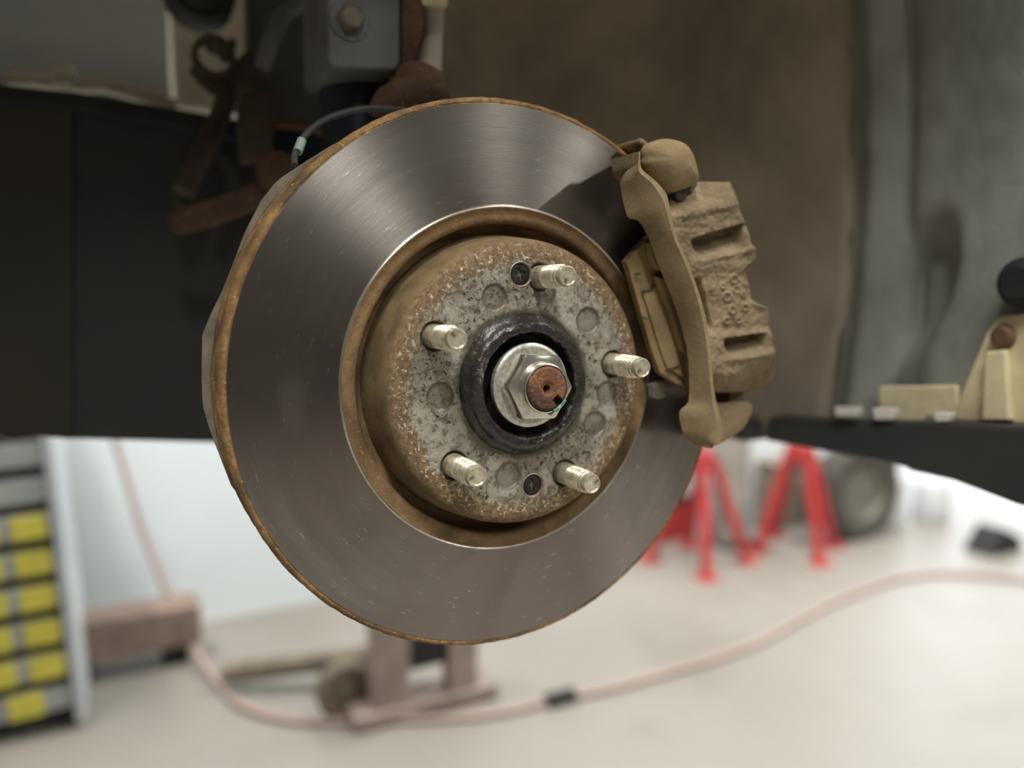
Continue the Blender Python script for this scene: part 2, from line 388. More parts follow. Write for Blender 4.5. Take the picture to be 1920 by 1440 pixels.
for (lx, ly, ln, pw), nm in zip(LAMPS, names):
    t = thing('ceiling_light', (lx, ly, CE - 0.09), 'long white tube light on the ceiling ' + nm, 'ceiling light', 'garage ceiling lights')
    box('housing', (lx - 0.11, ly - ln / 2, CE - 0.07), (lx + 0.11, ly + ln / 2, CE), M['lamp_body'], t, 0.008)
    ld = bpy.data.lights.new('tube', 'AREA'); ld.shape = 'RECTANGLE'; ld.size = 0.16; ld.size_y = ln - 0.06; ld.energy = pw; ld.color = LAMP_COL
    lo = bpy.data.objects.new('tube', ld); COL.objects.link(lo); lo.parent = t; lo.location = (0, 0, 0.012)

# ------------------------------------------------------------------ brake rotor
HC = (0, 0, HZ)
rotor = thing('brake_rotor', HC, 'worn vented brake disc with rusty edge and raised centre hat', 'brake disc')
SW_I, SW_O = 0.0943, 0.1475
def face_w(i, r, t, a):
    return r, t
prof = [(SW_I + (SW_O - SW_I) * k / 12, 0.0455 + 0.0015 * (k / 12)) for k in range(13)]
lathe('friction_face', prof, M['rotor_face'], rotor, HC, 256)
def rim_w(i, r, t, a):
    e = nz(math.cos(a) * 40, math.sin(a) * 40, i * 3.1) * 0.0005 + nz(math.cos(a) * 12, math.sin(a) * 12, i * 1.7) * 0.0003
    if i == 0: return r, t
    return r + e, t + e * 0.5
lathe('outer_rim', [(SW_O, 0.0470), (0.1479, 0.0474), (0.1484, 0.0470), (0.1496, 0.0474), (0.1507, 0.0488), (0.1512, 0.0515), (0.1512, 0.056), (0.1511, 0.0595), (0.1502, 0.0612), (0.1502, 0.0660), (0.1511, 0.0675), (0.1512, 0.073), (0.1509, 0.078), (0.1496, 0.080), (0.140, 0.0803), (0.095, 0.0803)], M['rust_rim'], rotor, HC, 360, rim_w, 60)
lathe('lip_glint', [(0.0952, 0.04552), (0.0948, 0.0449), (0.0942, 0.04455), (0.0937, 0.0448)], M['hex'], rotor, HC, 256)  # bright steel ring added for the light reflected along the inner lip
lathe('inner_ring', [(SW_I, 0.0455), (0.0941, 0.0448), (0.0936, 0.0447), (0.0930, 0.0452), (0.0915, 0.0462), (0.0890, 0.0464), (0.0868, 0.0468), (0.0858, 0.0480), (0.0854, 0.0505), (0.0856, 0.058), (0.0805, 0.0585)], M['rust_ring'], rotor, HC, 256, lambda i, r, t, a: (r + (nz(math.cos(a)*20, math.sin(a)*20, i) * 0.00025 if i > 1 else 0), t), 60)
# hat face: polar height field with stud holes, filled drill dimples and countersinks
STUDS = [80.4 + 72 * k for k in range(5)]
SCREWS = [(0.0577, 92.2), (0.0561, -84.5)]
DIMPS = [(0.0487, 111.0, .0072, .0011), (0.0515, 39.6, .0074, .0010), (0.0515, -29.4, .0074, .0011), (0.0496, -101.2, .0074, .0009), (0.0482, -175.2, .0074, .0013), (0.0533, -8.5, .0066, .0006), (0.050, 76.0, .0066, .0004)]
def pol(r, d): return (r * math.cos(math.radians(d)), r * math.sin(math.radians(d)))
SP = [pol(0.05715, d) for d in STUDS]; CP = [pol(r, d) for r, d in SCREWS]; DP = [(*pol(r, d), rr, dd) for r, d, rr, dd in DIMPS]
v, f, stain = [], [], []
outer = [(0.0700, 0.0281), (0.0720, 0.0285), (0.0738, 0.0292), (0.0752, 0.0303), (0.0762, 0.0320), (0.0768, 0.0345), (0.0774, 0.039), (0.0780, 0.045), (0.0788, 0.051), (0.0800, 0.0562), (0.0806, 0.0585)]
NR, NS = 66, 640
rings = [(0.0350 + (0.0690 - 0.0350) * k / (NR - 1), None) for k in range(NR)] + outer
for k in range(NS):
    a = 2 * PI * k / NS
    for r, yy in rings:
        x, z = r * math.cos(a), r * math.sin(a); s = 0.0
        if yy is None:
            y = 0.0280 + 0.00016 * nz(x * 260, z * 260) + 0.00012 * nz(x * 700, z * 700)
            for sx, sz in SP:
                d = math.hypot(x - sx, z - sz)
                if d < 0.0105:
                    y += 0.0026 * sstep(0.0077, 0.0070, d); s = max(s, 0.85 * sstep(0.0088, 0.0072, d))
            for sx, sz in CP:
                d = math.hypot(x - sx, z - sz)
                if d < 0.0085: y += 0.0018 * sstep(0.0068, 0.0054, d); s = max(s, 0.5 * sstep(0.0076, 0.0066, d))
            for sx, sz, rr, dd in DP:
                d = math.hypot(x - sx, z - sz) + 0.0005 * nz(x * 300, z * 300, 4)
                if d < rr + 0.003:
                    y += dd * sstep(rr, rr - 0.0009, d); s = max(s, (0.45 + 0.4 * sstep(rr * 0.6, rr, d)) * sstep(rr + 0.0012, rr - 0.0003, d))
            gr = 0.0395 + 0.0035 * nz(math.cos(a) * 2.2, math.sin(a) * 2.2, 9) + 0.0012 * nz(x * 500, z * 500, 2)
            s = max(s, sstep(gr + 0.0022, gr - 0.0012, r))
        else:
            y = yy + 0.0003 * nz(x * 120, z * 120, yy * 900)
        v.append(hub(x, y, z)); stain.append(s)
n = len(rings)
for k in range(NS):
    k2 = (k + 1) % NS
    for i in range(n - 1): f.append((k*n+i, k*n+i+1, k2*n+i+1, k2*n+i))
hat = mesh('hat', v, f, M['hat'], rotor, 60)
at = hat.data.attributes.new('stain', 'FLOAT', 'POINT'); at.data.foreach_set('value', stain)
for (sx, sz), ang in zip(CP, (0.35, 0.1)):
    v, f = [], []
    NR2, NS2 = 26, 72
    prof = [(0.0056 * (k + 0.02) / NR2, 0) for k in range(NR2 + 1)]
    for k in range(NS2):
        a = 2 * PI * k / NS2
        for r, _ in prof:
            x, z = r * math.cos(a), r * math.sin(a); u = x * math.cos(ang) + z * math.sin(ang); w = -x * math.sin(ang) + z * math.cos(ang)
            y = 0.0287 + 0.0006 * sstep(0.0046, 0.0056, r)
            if (abs(u) < 0.00075 and abs(w) < 0.0031) or (abs(w) < 0.00075 and abs(u) < 0.0031): y += 0.0016
            elif math.hypot(u, w) < 0.0012: y += 0.0018
            v.append(hub(sx + x, y, sz + z))
    n = len(prof)
    for k in range(NS2):
        k2 = (k + 1) % NS2
        for i in range(n - 1): f.append((k*n+i, k*n+i+1, k2*n+i+1, k2*n+i))
    sc = mesh('retaining_screw', v, f, M['screw'], rotor, 40)
    sc['label'] = 'dark cross-head screw sunk into the hat'
    lathe('countersink_edge', [(0.0057, 0.0290), (0.0060, 0.0282), (0.0064, 0.02775), (0.0068, 0.0280)], M['countersink'], sc, hub(sx, 0, sz), 40)

# ------------------------------------------------------------------ wheel hub with studs
hubt = thing('wheel_hub', HC, 'black greasy hub centre with five zinc-plated wheel studs', 'wheel hub')
def goo(i, r, t, a):
    e = nz(math.cos(a) * 3, math.sin(a) * 3, i * 0.9) * 0.0014 + nz(math.cos(a) * 9, math.sin(a) * 9, i * 1.3) * 0.0010 + nz(math.cos(a) * 26, math.sin(a) * 26, i * 2.0) * 0.0005
    if i > 7: e *= 0.35
    return r + e, t + e * 0.8
lathe('pilot_ring', [(0.0385, 0.0290), (0.0372, 0.0272), (0.0364, 0.0255), (0.0352, 0.0246), (0.0345, 0.0236), (0.0338, 0.0215), (0.0325, 0.0203), (0.0308, 0.0200), (0.0292, 0.0206), (0.0280, 0.0205), (0.0272, 0.0222), (0.0270, 0.026)], M['grease'], hubt, HC, 200, goo, 70)
lathe('bore', [(0.0270, 0.0250), (0.0266, 0.030), (0.0262, 0.036), (0.0235, 0.0365), (0.010, 0.0365)], M['bore'], hubt, HC, 96)
lathe('flange', [(0.066, 0.0372), (0.068, 0.0385), (0.068, 0.048), (0.045, 0.050), (0.045, 0.079)], M['brown_metal'], hubt, HC, 96)
# a stud: smooth shank, threads, chamfered dog tip
sp = [(0.0062, 0.0330), (0.0061, 0.0215), (0.0060, 0.0190), (0.00545, 0.0184)]
y = 0.0180
while y > 0.0060:
    sp += [(0.00605, y), (0.00605, y - 0.0003), (0.0053, y - 0.00085), (0.0053, y - 0.001)]; y -= 0.0015
sp += [(0.0058, 0.0056), (0.0058, 0.0046), (0.0052, 0.0041), (0.0052, 0.0032), (0.00525, 0.0026), (0.00525, 0.0008), (0.0049, 0.0001), (0.0044, 0.0), (0.0040, 0.0004), (0.0, 0.0005)]
sd = None
for sx, sz in SP:
    if sd is None:
        s0 = lathe('wheel_stud', sp, M['zinc'], hubt, HC, 48); sd = s0.data; s0.location = (sx, 0, sz)
    else:
        o = bpy.data.objects.new('wheel_stud', sd); COL.objects.link(o); o.parent = hubt; o.location = (sx, 0, sz); o.rotation_euler = (0, random.random() * 6, 0)

# ------------------------------------------------------------------ axle and nut
axle = thing('drive_axle', HC, 'rusty red-brown axle end with centre hole inside the nut', 'axle')
v, f = [], []
NR3, NS3 = 46, 160
kd = math.radians(-47)
pr = [(0.0110 * (k + 0.02) / NR3, 0) for k in range(NR3 + 1)] + [(0.0114, 1), (0.0114, 2), (0.0114, 3)]
for k in range(NS3):
    a = 2 * PI * k / NS3
    for r, q in pr:
        x, z = r * math.cos(a), r * math.sin(a)
        u = x * math.cos(kd) + z * math.sin(kd); w = -x * math.sin(kd) + z * math.cos(kd)
        y = 0.0030 + 0.00022 * nz(x * 600, z * 600)
        y += 0.0012 * sstep(0.0044, 0.0026, r) + 0.005 * sstep(0.0021, 0.0017, r)
        y += 0.0008 * sstep(0.0100, 0.0110, r)
        if u > 0.0062 and abs(w) < 0.0021: y = max(y, 0.0085)
        if q == 1: y = max(y, 0.0045)
        if q == 2: y = max(y, 0.009)
        if q == 3: y = 0.040
        v.append(hub(x, y, z))
n = len(pr)
for k in range(NS3):
    k2 = (k + 1) % NS3
    for i in range(n - 1): f.append((k*n+i, k*n+i+1, k2*n+i+1, k2*n+i))
mesh('shaft_end', v, f, M['rust_axle'], axle, 45)
nut = thing('axle_nut', HC, 'silver hex axle nut with round flange and dab of green paint', 'nut')
lathe('flange_washer', [(0.0120, 0.0205), (0.0196, 0.0196), (0.0212, 0.0199), (0.0221, 0.0206), (0.0223, 0.0216), (0.0221, 0.0238), (0.0205, 0.0250), (0.012, 0.0250)], M['nut'], nut, HC, 96)
HA = math.radians(177.0)
v, f = [], []
def hexpt(R, a):   # distance to a hexagon with corners at HA + 60k
    q = (a - HA) % (PI / 3) - PI / 6
    return R * math.cos(PI / 6) / math.cos(q)
hp = [(0.0200, 0.0198, 0), (0.0189, 0.0112, 0), (0.0189, 0.0101, 1), (0.0150, 0.0096, 2), (0.0136, 0.0094, 3), (0.0129, 0.0084, 3), (0.0127, 0.0050, 3), (0.0125, 0.0041, 3), (0.0120, 0.0039, 3), (0.0117, 0.0043, 3), (0.0116, 0.0090, 3)]
NSH = 144
for k in range(NSH):
    a = HA + 2 * PI * k / NSH
    for R, y, q in hp:
        r = hexpt(0.0190, a) if q == 0 else min(hexpt(0.0190, a), 0.01850) - 0.0003 if q == 1 else R
        if q == 0 and y < 0.015: y = y - 0.0004 + max(0, (r - 0.0184)) * 0.9
        v.append(hub(r * math.cos(a), y, r * math.sin(a)))
n = len(hp)
for k in range(NSH):
    k2 = (k + 1) % NSH
    for i in range(n - 1): f.append((k*n+i, k*n+i+1, k2*n+i+1, k2*n+i))
mesh('hex_body', v, f, M['hex'], nut, 25)
# staked notch in the collar and the paint dab running over it
v, f = [], []
G1, G2 = 14, 10
for i in range(G1):
    for j in range(G2):
        a = math.radians(-74 + 42 * i / (G1 - 1) + 3 * nz(i * .6, j * .5)); tt = j / (G2 - 1)
        r = 0.0112 + 0.0052 * tt * (0.75 + 0.5 * nz(i * 0.5, 3.3))
        y = 0.0033 if r < 0.0127 else 0.0033 + (r - 0.0127) * 5.0 if r < 0.0138 else 0.0088
        v.append(hub(r * math.cos(a), y - 0.0001, r * math.sin(a)))
for i in range(G1 - 1):
    for j in range(G2 - 1): f.append((i*G2+j, i*G2+j+1, (i+1)*G2+j+1, (i+1)*G2+j))
pm = mesh('paint_mark', v, f, M['green'], nut, 60); pm['label'] = 'dab of green paint'
sm = pm.modifiers.new('s', 'SOLIDIFY'); sm.thickness = 0.0003

# ------------------------------------------------------------------ dust shield
shield = thing('dust_shield', HC, 'thin dark splash shield plate behind the brake disc', 'brake shield')
ang = [108, 118, 124.3, 130.4, 137.1, 142, 149, 156, 161, 165.2, 169.9, 177.2, 183.2, 188.5, 200, 222, 262]
rad = [0.148, 0.1500, 0.1518, 0.1526, 0.1552, 0.1547, 0.1525, 0.1505, 0.1508, 0.1528, 0.1554, 0.1544, 0.1547, 0.1530, 0.1515, 0.150, 0.147]
def shr(d):
    d %= 360
    for k in range(len(ang) - 1):
        if ang[k] <= d <= ang[k+1]:
            a0, a1 = math.radians(ang[k]), math.radians(ang[k+1]); p, q = Vector((rad[k]*math.cos(a0), rad[k]*math.sin(a0))), Vector((rad[k+1]*math.cos(a1), rad[k+1]*math.sin(a1)))
            dr = Vector((math.cos(math.radians(d)), math.sin(math.radians(d)))); nrm = Vector((-(q-p).y, (q-p).x)); return p.dot(nrm) / dr.dot(nrm)
    return 0.146
v, f = [], []
NS4 = 180
for k in range(NS4):
    d = 360 * k / NS4; R = shr(d); a = math.radians(d)
    for r, y in ((R, 0.0840), (R, 0.0875), (R - 0.004, 0.090), (0.06, 0.090), (0.06, 0.088), (R - 0.012, 0.0838)):
        v.append(hub(r * math.cos(a), y, r * math.sin(a)))
for k in range(NS4):
    k2 = (k + 1) % NS4
    for i in range(6): j = (i + 1) % 6; f.append((k*6+i, k*6+j, k2*6+j, k2*6+i))
mesh('shield_plate', v, f, M['shield'], shield, 40)

# ------------------------------------------------------------------ brake caliper
cal = thing('brake_caliper', hub(0.135, 0.05, 0.05), 'dusty brown cast brake caliper clamped over the right of the disc', 'brake caliper')
RO = [(268, 590), (300, 610), (340, 628), (430, 662), (540, 700), (570, 711), (590, 711), (610, 690), (632, 672), (700, 685), (762, 698), (776, 722), (790, 764), (900, 773), (1000, 779), (1060, 780), (1088, 772), (1112, 735), (1142, 695)]
LO = [(268, 455), (300, 395), (340, 345), (420, 345), (500, 365), (600, 405), (700, 445), (800, 470), (900, 490), (1000, 502), (1100, 512), (1142, 525)]
def interp(t, y):
    if y <= t[0][0]: return t[0][1]
    for k in range(len(t) - 1):
        if t[k][0] <= y <= t[k+1][0]:
            return t[k][1] + (t[k+1][1] - t[k][1]) * (y - t[k][0]) / max(1e-6, t[k+1][0] - t[k][0])
    return t[-1][1]
def in_band(x, y, x0, x1, ya, yb, yc, yd):
    """pocket with a sharp slanted top edge ya->yb (at x0->x1) and a soft bottom yc->yd; 0..1 depth"""
    t = (x - x0) / (x1 - x0)
    if t < 0 or t > 1: return 0
    top = ya + (yb - ya) * t; bot = yc + (yd - yc) * t
    q = (y - top) / (bot - top)
    if q < 0 or q > 1: return 0
    e = sstep(0, 0.35, t) * sstep(1.0, 0.9, t)
    return e * sstep(0, 0.10, q) * (1 - sstep(0.15, 1.0, q) )
LET = [(622, 672, 17), (632, 715, 15), (592, 745, 17), (668, 790, 13), (615, 800, 15), (575, 700, 10), (660, 735, 9), (590, 845, 12), (640, 845, 11)]
def relief(x, y, env=False):
    h = 0.0
    rid = 420 - (x - 360) * 0.23                       # ridge below the sloping top facet
    h -= 0.014 * sstep(0, 1.0, (rid - y) / 130.0) 
    h -= 0.012 * sstep(1060, 1145, y) * 0.8
    h -= 0.012 * sstep(1035, 1110, y + (x - 640) * 0.35) * sstep(600, 700, x)
    h -= 0.006 * sstep(700, 775, x) * sstep(780, 800, y) * (1 - sstep(860, 900, y))
    if env: return h
    h -= 0.0022 * sstep(rid, rid + 25, y) * (1 - sstep(590, 640, y)) * sstep(0.0, 1, (x - 330) / 120) * 0.6
    h -= 0.013 * in_band(x, y, 430, 672, 505, 432, 625, 575)
    h += 0.0018 * math.exp(-((y - (598 - (x - 460) * 0.22)) / 14.0) ** 2) * sstep(420, 520, x)
    h -= 0.0022 * sstep(600, 650, y) * (1 - sstep(870, 915, y))
    h -= 0.012 * in_band(x, y, 560, 764, 918, 890, 1030, 985)
    h += 0.0020 * math.exp(-((y - (1010 - (x - 560) * 0.16)) / 18.0) ** 2) * sstep(540, 620, x)
    sl = sstep(665, 690, y) * (1 - sstep(850, 885, y)); xl = 455 + (y - 680) * 0.22
    h -= 0.012 * sl * sstep(xl + 38, xl + 24, x)
    for lx, ly, lr in LET:
        d = math.hypot((x - lx) * 1.1, y - ly); h += 0.0011 * math.exp(-((d - lr) / 4.5) ** 2)
    h += 0.0009 * nz(x * 0.02, y * 0.02) + 0.0006 * nz(x * 0.06, y * 0.06, 3) + 0.00028 * nz(x * 0.16, y * 0.16, 7)
    return h
NU, NV = 84, 190
Y0C = 0.0125
v, f = [], []
rows = []
for j in range(NV + 1):
    yv = 268 + (1142 - 268) * j / NV
    L, R_ = interp(LO, yv), sum(interp(RO, yv + q) for q in (-9, -4, 0, 4, 9)) / 5
    row = []
    for i in range(NU + 1):
        u = i / NU; xx = L + (R_ - L) * u
        yy = yv + 1.5 * 0
        if j == 0: yy -= 0
        ed = min(1, (R_ - xx) / 16.0); eh = 0.004 * (1 - math.sqrt(max(0, 1 - (1 - ed) ** 2)))
        et = min(1, (yv - 268) / 12.0); eh += 0.003 * (1 - math.sqrt(max(0, 1 - (1 - et) ** 2)))
        eb = min(1, (1142 - yv) / 16.0); eh += 0.004 * (1 - math.sqrt(max(0, 1 - (1 - eb) ** 2)))
        h = relief(xx, yy) - eh
        p = at_y(*c2(xx, yy), Y0C - relief(xx, yy, True) + eh)
        row.append(len(v)); v.append(Vector((p.x, Y0C - h, p.z)))
    rows.append(row)
for j in range(NV):
    for i in range(NU): f.append((rows[j][i], rows[j][i+1], rows[j+1][i+1], rows[j+1][i]))
loop = rows[0] + [rows[j][NU] for j in range(1, NV + 1)] + rows[NV][-2::-1] + [rows[j][0] for j in range(NV - 1, 0, -1)]
back = []
for q in loop:
    back.append(len(v)); v.append(Vector((v[q].x, 0.0330, v[q].z)))
for k in range(len(loop)):
    k2 = (k + 1) % len(loop); f.append((loop[k], back[k], back[k2], loop[k2]))
f.append(back)
mesh('claw', v, f, M['caliper'], cal, 50)
# bridge over the disc edge and the piston housing behind it
def arc_block(name, r0, r1, d0, d1, y0, y1, mat, par, bev=0.003):
    fr, n_ = [], 14
    for k in range(n_ + 1): a = math.radians(d0 + (d1 - d0) * k / n_); fr.append(hub(r1 * math.cos(a), y0, r1 * math.sin(a)))
    for k in range(n_, -1, -1): a = math.radians(d0 + (d1 - d0) * k / n_); fr.append(hub(r0 * math.cos(a), y0, r0 * math.sin(a)))
    bk = [Vector((p.x, y1, p.z)) for p in fr]
    v, f = prism_pts(fr, bk); return mesh(name, v, f, mat, par, 35, bev)
arc_block('bridge', 0.1535, 0.1610, 8, 36, 0.026, 0.100, M['caliper'], cal)
arc_block('piston_housing', 0.095, 0.158, 2, 40, 0.095, 0.150, M['caliper'], cal, 0.006)

# ------------------------------------------------------------------ caliper bracket (front bar, domed ear, lower ear)
brk = thing('caliper_bracket', hub(0.085, 0.03, 0.03), 'dusty brown curved bracket bar in front of the caliper, domed ear on top', 'caliper bracket')
ST = [((212,160),(216,150),(222,140)), ((135,262),(212,225),(224,213)), ((150,345),(272,272),(290,266)), ((170,420),(320,345),(334,318)), ((215,427),(340,425),(352,412)), ((255,490),(362,503),(377,507)),
      ((300,620),(412,612),(427,615)), ((345,725),(455,735),(468,730)), ((390,850),(484,850),(499,845)), ((420,980),(502,972),(514,965)), ((427,1100),(511,1090),(524,1085)), ((425,1185),(520,1172),(534,1165)),
      ((380,1222),(532,1232),(550,1225)), ((400,1320),(543,1300),(566,1290)), ((450,1363),(532,1350),(555,1345)), ((500,1373),(524,1368),(540,1362))]
def resample(k):
    P = [Vector((s[k][0], s[k][1], 0)) for s in ST]; return P
sect = []
def dens(k, n=4):
    out = []
    P = resample(k)
    for i in range(len(P) - 1):
        for t in range(n): out.append(P[i].lerp(P[i+1], t / n))
    out.append(P[-1]); 
    for _ in range(1):
        out = [out[0]] + [(out[i-1] + out[i] * 2 + out[i+1]) / 4 for i in range(1, len(out) - 1)] + [out[-1]]
    return out
Ls, Ms, Rs = dens(0), dens(1), dens(2)
v, f = [], []
NSS = 9
for i, (L, Mm, R_) in enumerate(zip(Ls, Ms, Rs)):
    pL = at_y(*c2(L.x, L.y), 0.0165); pM = at_y(*c2(Mm.x, Mm.y), 0.0030); pR = at_y(*c2(R_.x, R_.y), 0.0042)
    wide = (pL - pM).length
    q1 = pL.lerp(pM, 0.30) + Vector((0, -0.0018, 0)); q2 = pL.lerp(pM, 0.62) + Vector((0, -0.0022, 0)); q3 = pL.lerp(pM, 0.88) + Vector((0, -0.0006, 0)); 
    g = pM.lerp(pR, 0.3) + Vector((0, 0.0006, 0))
    pR2 = Vector((pR.x, 0.012, pR.z)); bR = Vector((pR.x, 0.030, pR.z)); bL = at_y(*c2(L.x + 6, L.y), 0.0275)
    sec = [pL, q1, q2, q3, pM, g, pR, pR2, bR, bL]
    for s in sec: v.append(s)
n = len(sec); mm = len(Ls)
for i in range(mm - 1):
    for k in range(n): k2 = (k + 1) % n; f.append((i*n+k, i*n+k2, (i+1)*n+k2, (i+1)*n+k))
f.append(list(range(n))); f.append([(mm-1)*n + k for k in range(n)])
mesh('front_bar', v, f, M['bracket'], brk, 38)
# domed ear
def dome(name, outline, y0, y1, infl, mat, par, conv=c2, rings=9, push=0.0):
    P = [Vector((*p, 0)) for p in outline]
    D = []
    for i in range(len(P)):
        a, b, c, d = P[i-1], P[i], P[(i+1) % len(P)], P[(i+2) % len(P)]
        for t in (0, .25, .5, .75):
            D.append(0.5 * ((2*b) + (c-a)*t + (2*a-5*b+4*c-d)*t*t + (3*b-a-3*c+d)*t**3))
    cen = sum(D, Vector()) / len(D); n_ = len(D); v, f = [], []
    pc = at_y(*conv(cen.x, cen.y), y0)
    for j in range(rings):
        ph = j / (rings - 1) * PI / 2; s = math.sin(ph) if j else 0.0; k_ = math.cos(ph)
        for p in D:
            w = at_y(*conv(p.x, p.y), y0); q = pc.lerp(w, max(s, 0.02))
            v.append(Vector((q.x, y0 - infl * k_ + push, q.z)))
    for p in D:
        q_ = p.lerp(cen, 0.12); v.append(at_y(*conv(q_.x, q_.y), y1))
    for j in range(rings):
        for k in range(n_): k2 = (k + 1) % n_; f.append((j*n_+k, j*n_+k2, (j+1)*n_+k2, (j+1)*n_+k))
    f.append(list(range(n_))); f.append([rings*n_ + k for k in range(n_)])
    return mesh(name, v, f, mat, par, 50)
dome('upper_ear', [(228, 205), (226, 170), (224, 140), (240, 114), (275, 99), (320, 90), (385, 106), (420, 145), (441, 200), (452, 272), (405, 298), (330, 312), (285, 270)], 0.018, 0.047, 0.012, M['bracket'], brk)
arc_block('ear_bridge', 0.1530, 0.1570, 50, 60, 0.034, 0.105, M['bracket'], brk, 0.002)
prism('ear_tab', [(368, 296), (424, 290), (418, 330), (400, 352), (375, 345)], 0.018, 0.030, M['darkclip'], brk, 0.0008, conv=c2)
dome('lower_ear', [(500, 1190), (560, 1185), (660, 1178), (686, 1195), (684, 1228), (650, 1290), (590, 1335), (530, 1360), (500, 1330)], 0.028, 0.044, 0.003, M['bracket'], brk)
arc_block('lower_bridge', 0.153, 0.166, -14, -5, 0.036, 0.105, M['bracket'], brk, 0.002)
arc_block('rear_frame', 0.100, 0.150, -16, -6, 0.095, 0.115, M['bracket'], brk, 0.003)
arc_block('rear_frame', 0.100, 0.150, 46, 62, 0.095, 0.115, M['bracket'], brk, 0.003)
# pad clips
cl = prism('pad_clip', [(322, 312), (345, 300), (368, 302), (372, 312), (350, 316), (335, 326)], 0.019, 0.026, M['clip'], brk, 0.0004, conv=c2); cl['label'] = 'bright spring clip end'
prism('pad_clip', [(425, 300), (458, 270), (462, 282), (440, 306)], 0.020, 0.028, M['clip'], brk, 0.0004, conv=c2)
prism('pad_clip', [(255, 1112), (300, 1098), (345, 1112), (350, 1130), (318, 1138), (335, 1158), (300, 1172), (262, 1160)], 0.034, 0.038, M['clip'], brk, 0.0006, conv=c2)

# ------------------------------------------------------------------ outer brake pad
pad = thing('brake_pad', hub(0.085, 0.036, 0.03), 'dusty tan outer brake pad between the disc and the bracket bar', 'brake pad')
prism('backing_plate', [(166, 598), (186, 570), (252, 500), (330, 470), (420, 600), (480, 800), (505, 1000), (510, 1118), (430, 1122), (372, 1108), (305, 1060), (268, 962), (232, 832), (196, 702)], 0.0290, 0.0345, M['pad'], pad, 0.0007, conv=c2)
prism('friction_block', [(190, 640), (280, 520), (420, 600), (480, 800), (505, 1000), (500, 1080), (380, 1085), (320, 1040), (285, 960), (250, 832), (215, 712)], 0.0345, 0.0453, M['friction'], pad, 0.0005, conv=c2)
prism('shim', [(232, 722), (268, 718), (300, 690), (345, 700), (420, 760), (480, 900), (500, 1090), (440, 1105), (385, 1070), (335, 1040), (305, 960), (272, 850)], 0.0272, 0.0290, M['pad'], pad, 0.0005, conv=c2)
prism('shim_rib', [(290, 660), (330, 668), (395, 800), (415, 930), (412, 980), (395, 965), (375, 900), (345, 800)], 0.0225, 0.0272, M['pad'], pad, 0.0012, 3, conv=c2)
prism('pad_ear', [(262, 520), (300, 500), (330, 620), (305, 640), (275, 600)], 0.0235, 0.0290, M['pad'], pad, 0.0008, conv=c2)
for a, b in (((200, 652), (222, 650)), ((228, 724), (275, 716)), ((232, 832), (250, 836)), ((325, 1052), (385, 1032))):
    p, q = at_y(*c2(*a), 0.0268), at_y(*c2(*b), 0.0268); tube('shim_notch', [p, q], 0.00055, M['friction'], pad, sides=6, smoothpath=False)

# ------------------------------------------------------------------ suspension behind the disc
strut = thing('strut', at_y(690, 200, 0.21), 'dark navy suspension strut clamped in a grey block above the disc', 'suspension strut')
c = at_y(668, 200, 0.215)
lathe('tube_body', [(0.024, -0.16), (0.024, 0.20)], M['navy'], strut, (c.x, c.y, c.z), 40, axis='Z', caps=True)
prism('clamp_block', [(613, -60), (752, -60), (752, 122), (740, 134), (630, 131), (614, 118)], 0.165, 0.235, M['grey_metal'], strut, 0.004, 3)
prism('clamp_flank', [(752, -60), (800, -60), (797, 60), (778, 120), (752, 130)], 0.170, 0.225, M['rust_part'], strut, 0.003)
b = at_y(655, 38, 0.165)
lathe('bolt_washer', [(0.0, -0.001), (0.0125, -0.001), (0.013, 0.0), (0.013, 0.003)], M['grey_metal'], strut, b, 32)
lathe('bolt_head', [(0.0, -0.0085), (0.0065, -0.0085), (0.0078, -0.0072), (0.0085, -0.001), (0.0085, 0.002)], M['pale_bolt'], strut, b, 6, smooth=20)
kn = thing('steering_knuckle', at_y(780, 200, 0.15), 'rusty steering knuckle showing above the top of the disc', 'knuckle')
dome('upper_arm', [(705, 172), (735, 150), (752, 120), (790, 118), (826, 140), (838, 175), (845, 220), (700, 220)], 0.150, 0.19, 0.016, M['rust_part'], kn, conv=lambda a, b: (a, b))
prism('upright', [(795, -60), (838, -60), (836, 60), (830, 190), (800, 200), (790, 120), (800, 60)], 0.19, 0.23, M['pale_frame'], kn, 0.006, 3)
lathe('bearing_carrier', [(0.075, 0.092), (0.075, 0.11), (0.06, 0.14), (0.035, 0.16), (0.02, 0.16)], M['rust_part'], kn, HC, 64)
tag(prism('brake_line_bracket', [(782, -40), (842, -40), (840, 12), (815, 10), (784, 6)], 0.17, 0.176, M['cream'], None, 0.001), 'small cream metal tab at the top edge beside the strut', 'bracket')
w = thing('sensor_wire', at_y(640, 220, 0.12), 'thin grey wheel sensor wire looping over the edge of the disc', 'wire')
tube('cable', [at_y(552, 310, 0.10), at_y(553, 290, 0.105), at_y(566, 262, 0.11), at_y(600, 230, 0.118), at_y(650, 210, 0.125), at_y(700, 203, 0.13), at_y(760, 206, 0.135)], 0.0019, M['wire'], w)
tube('sleeve', [at_y(558, 285, 0.1055), at_y(566, 263, 0.1095)], 0.0026, M['mint'], w, smoothpath=False)
tag(tube('grey_hose', [at_y(655, -40, .33), at_y(610, -10, .33), at_y(560, 8, .33), at_y(528, 35, .33), at_y(508, 75, .33), at_y(490, 130, .335)], 0.0065, M['grey_metal']), 'grey rubber hose curving down left of the grey strut block', 'hose')
tag(tube('brake_line', [at_y(634, 100, .24), at_y(630, 170, .24), at_y(620, 240, .24), at_y(612, 320, .24)], 0.0042, M['wire']), 'thin upright grey pipe along the navy strut', 'pipe')
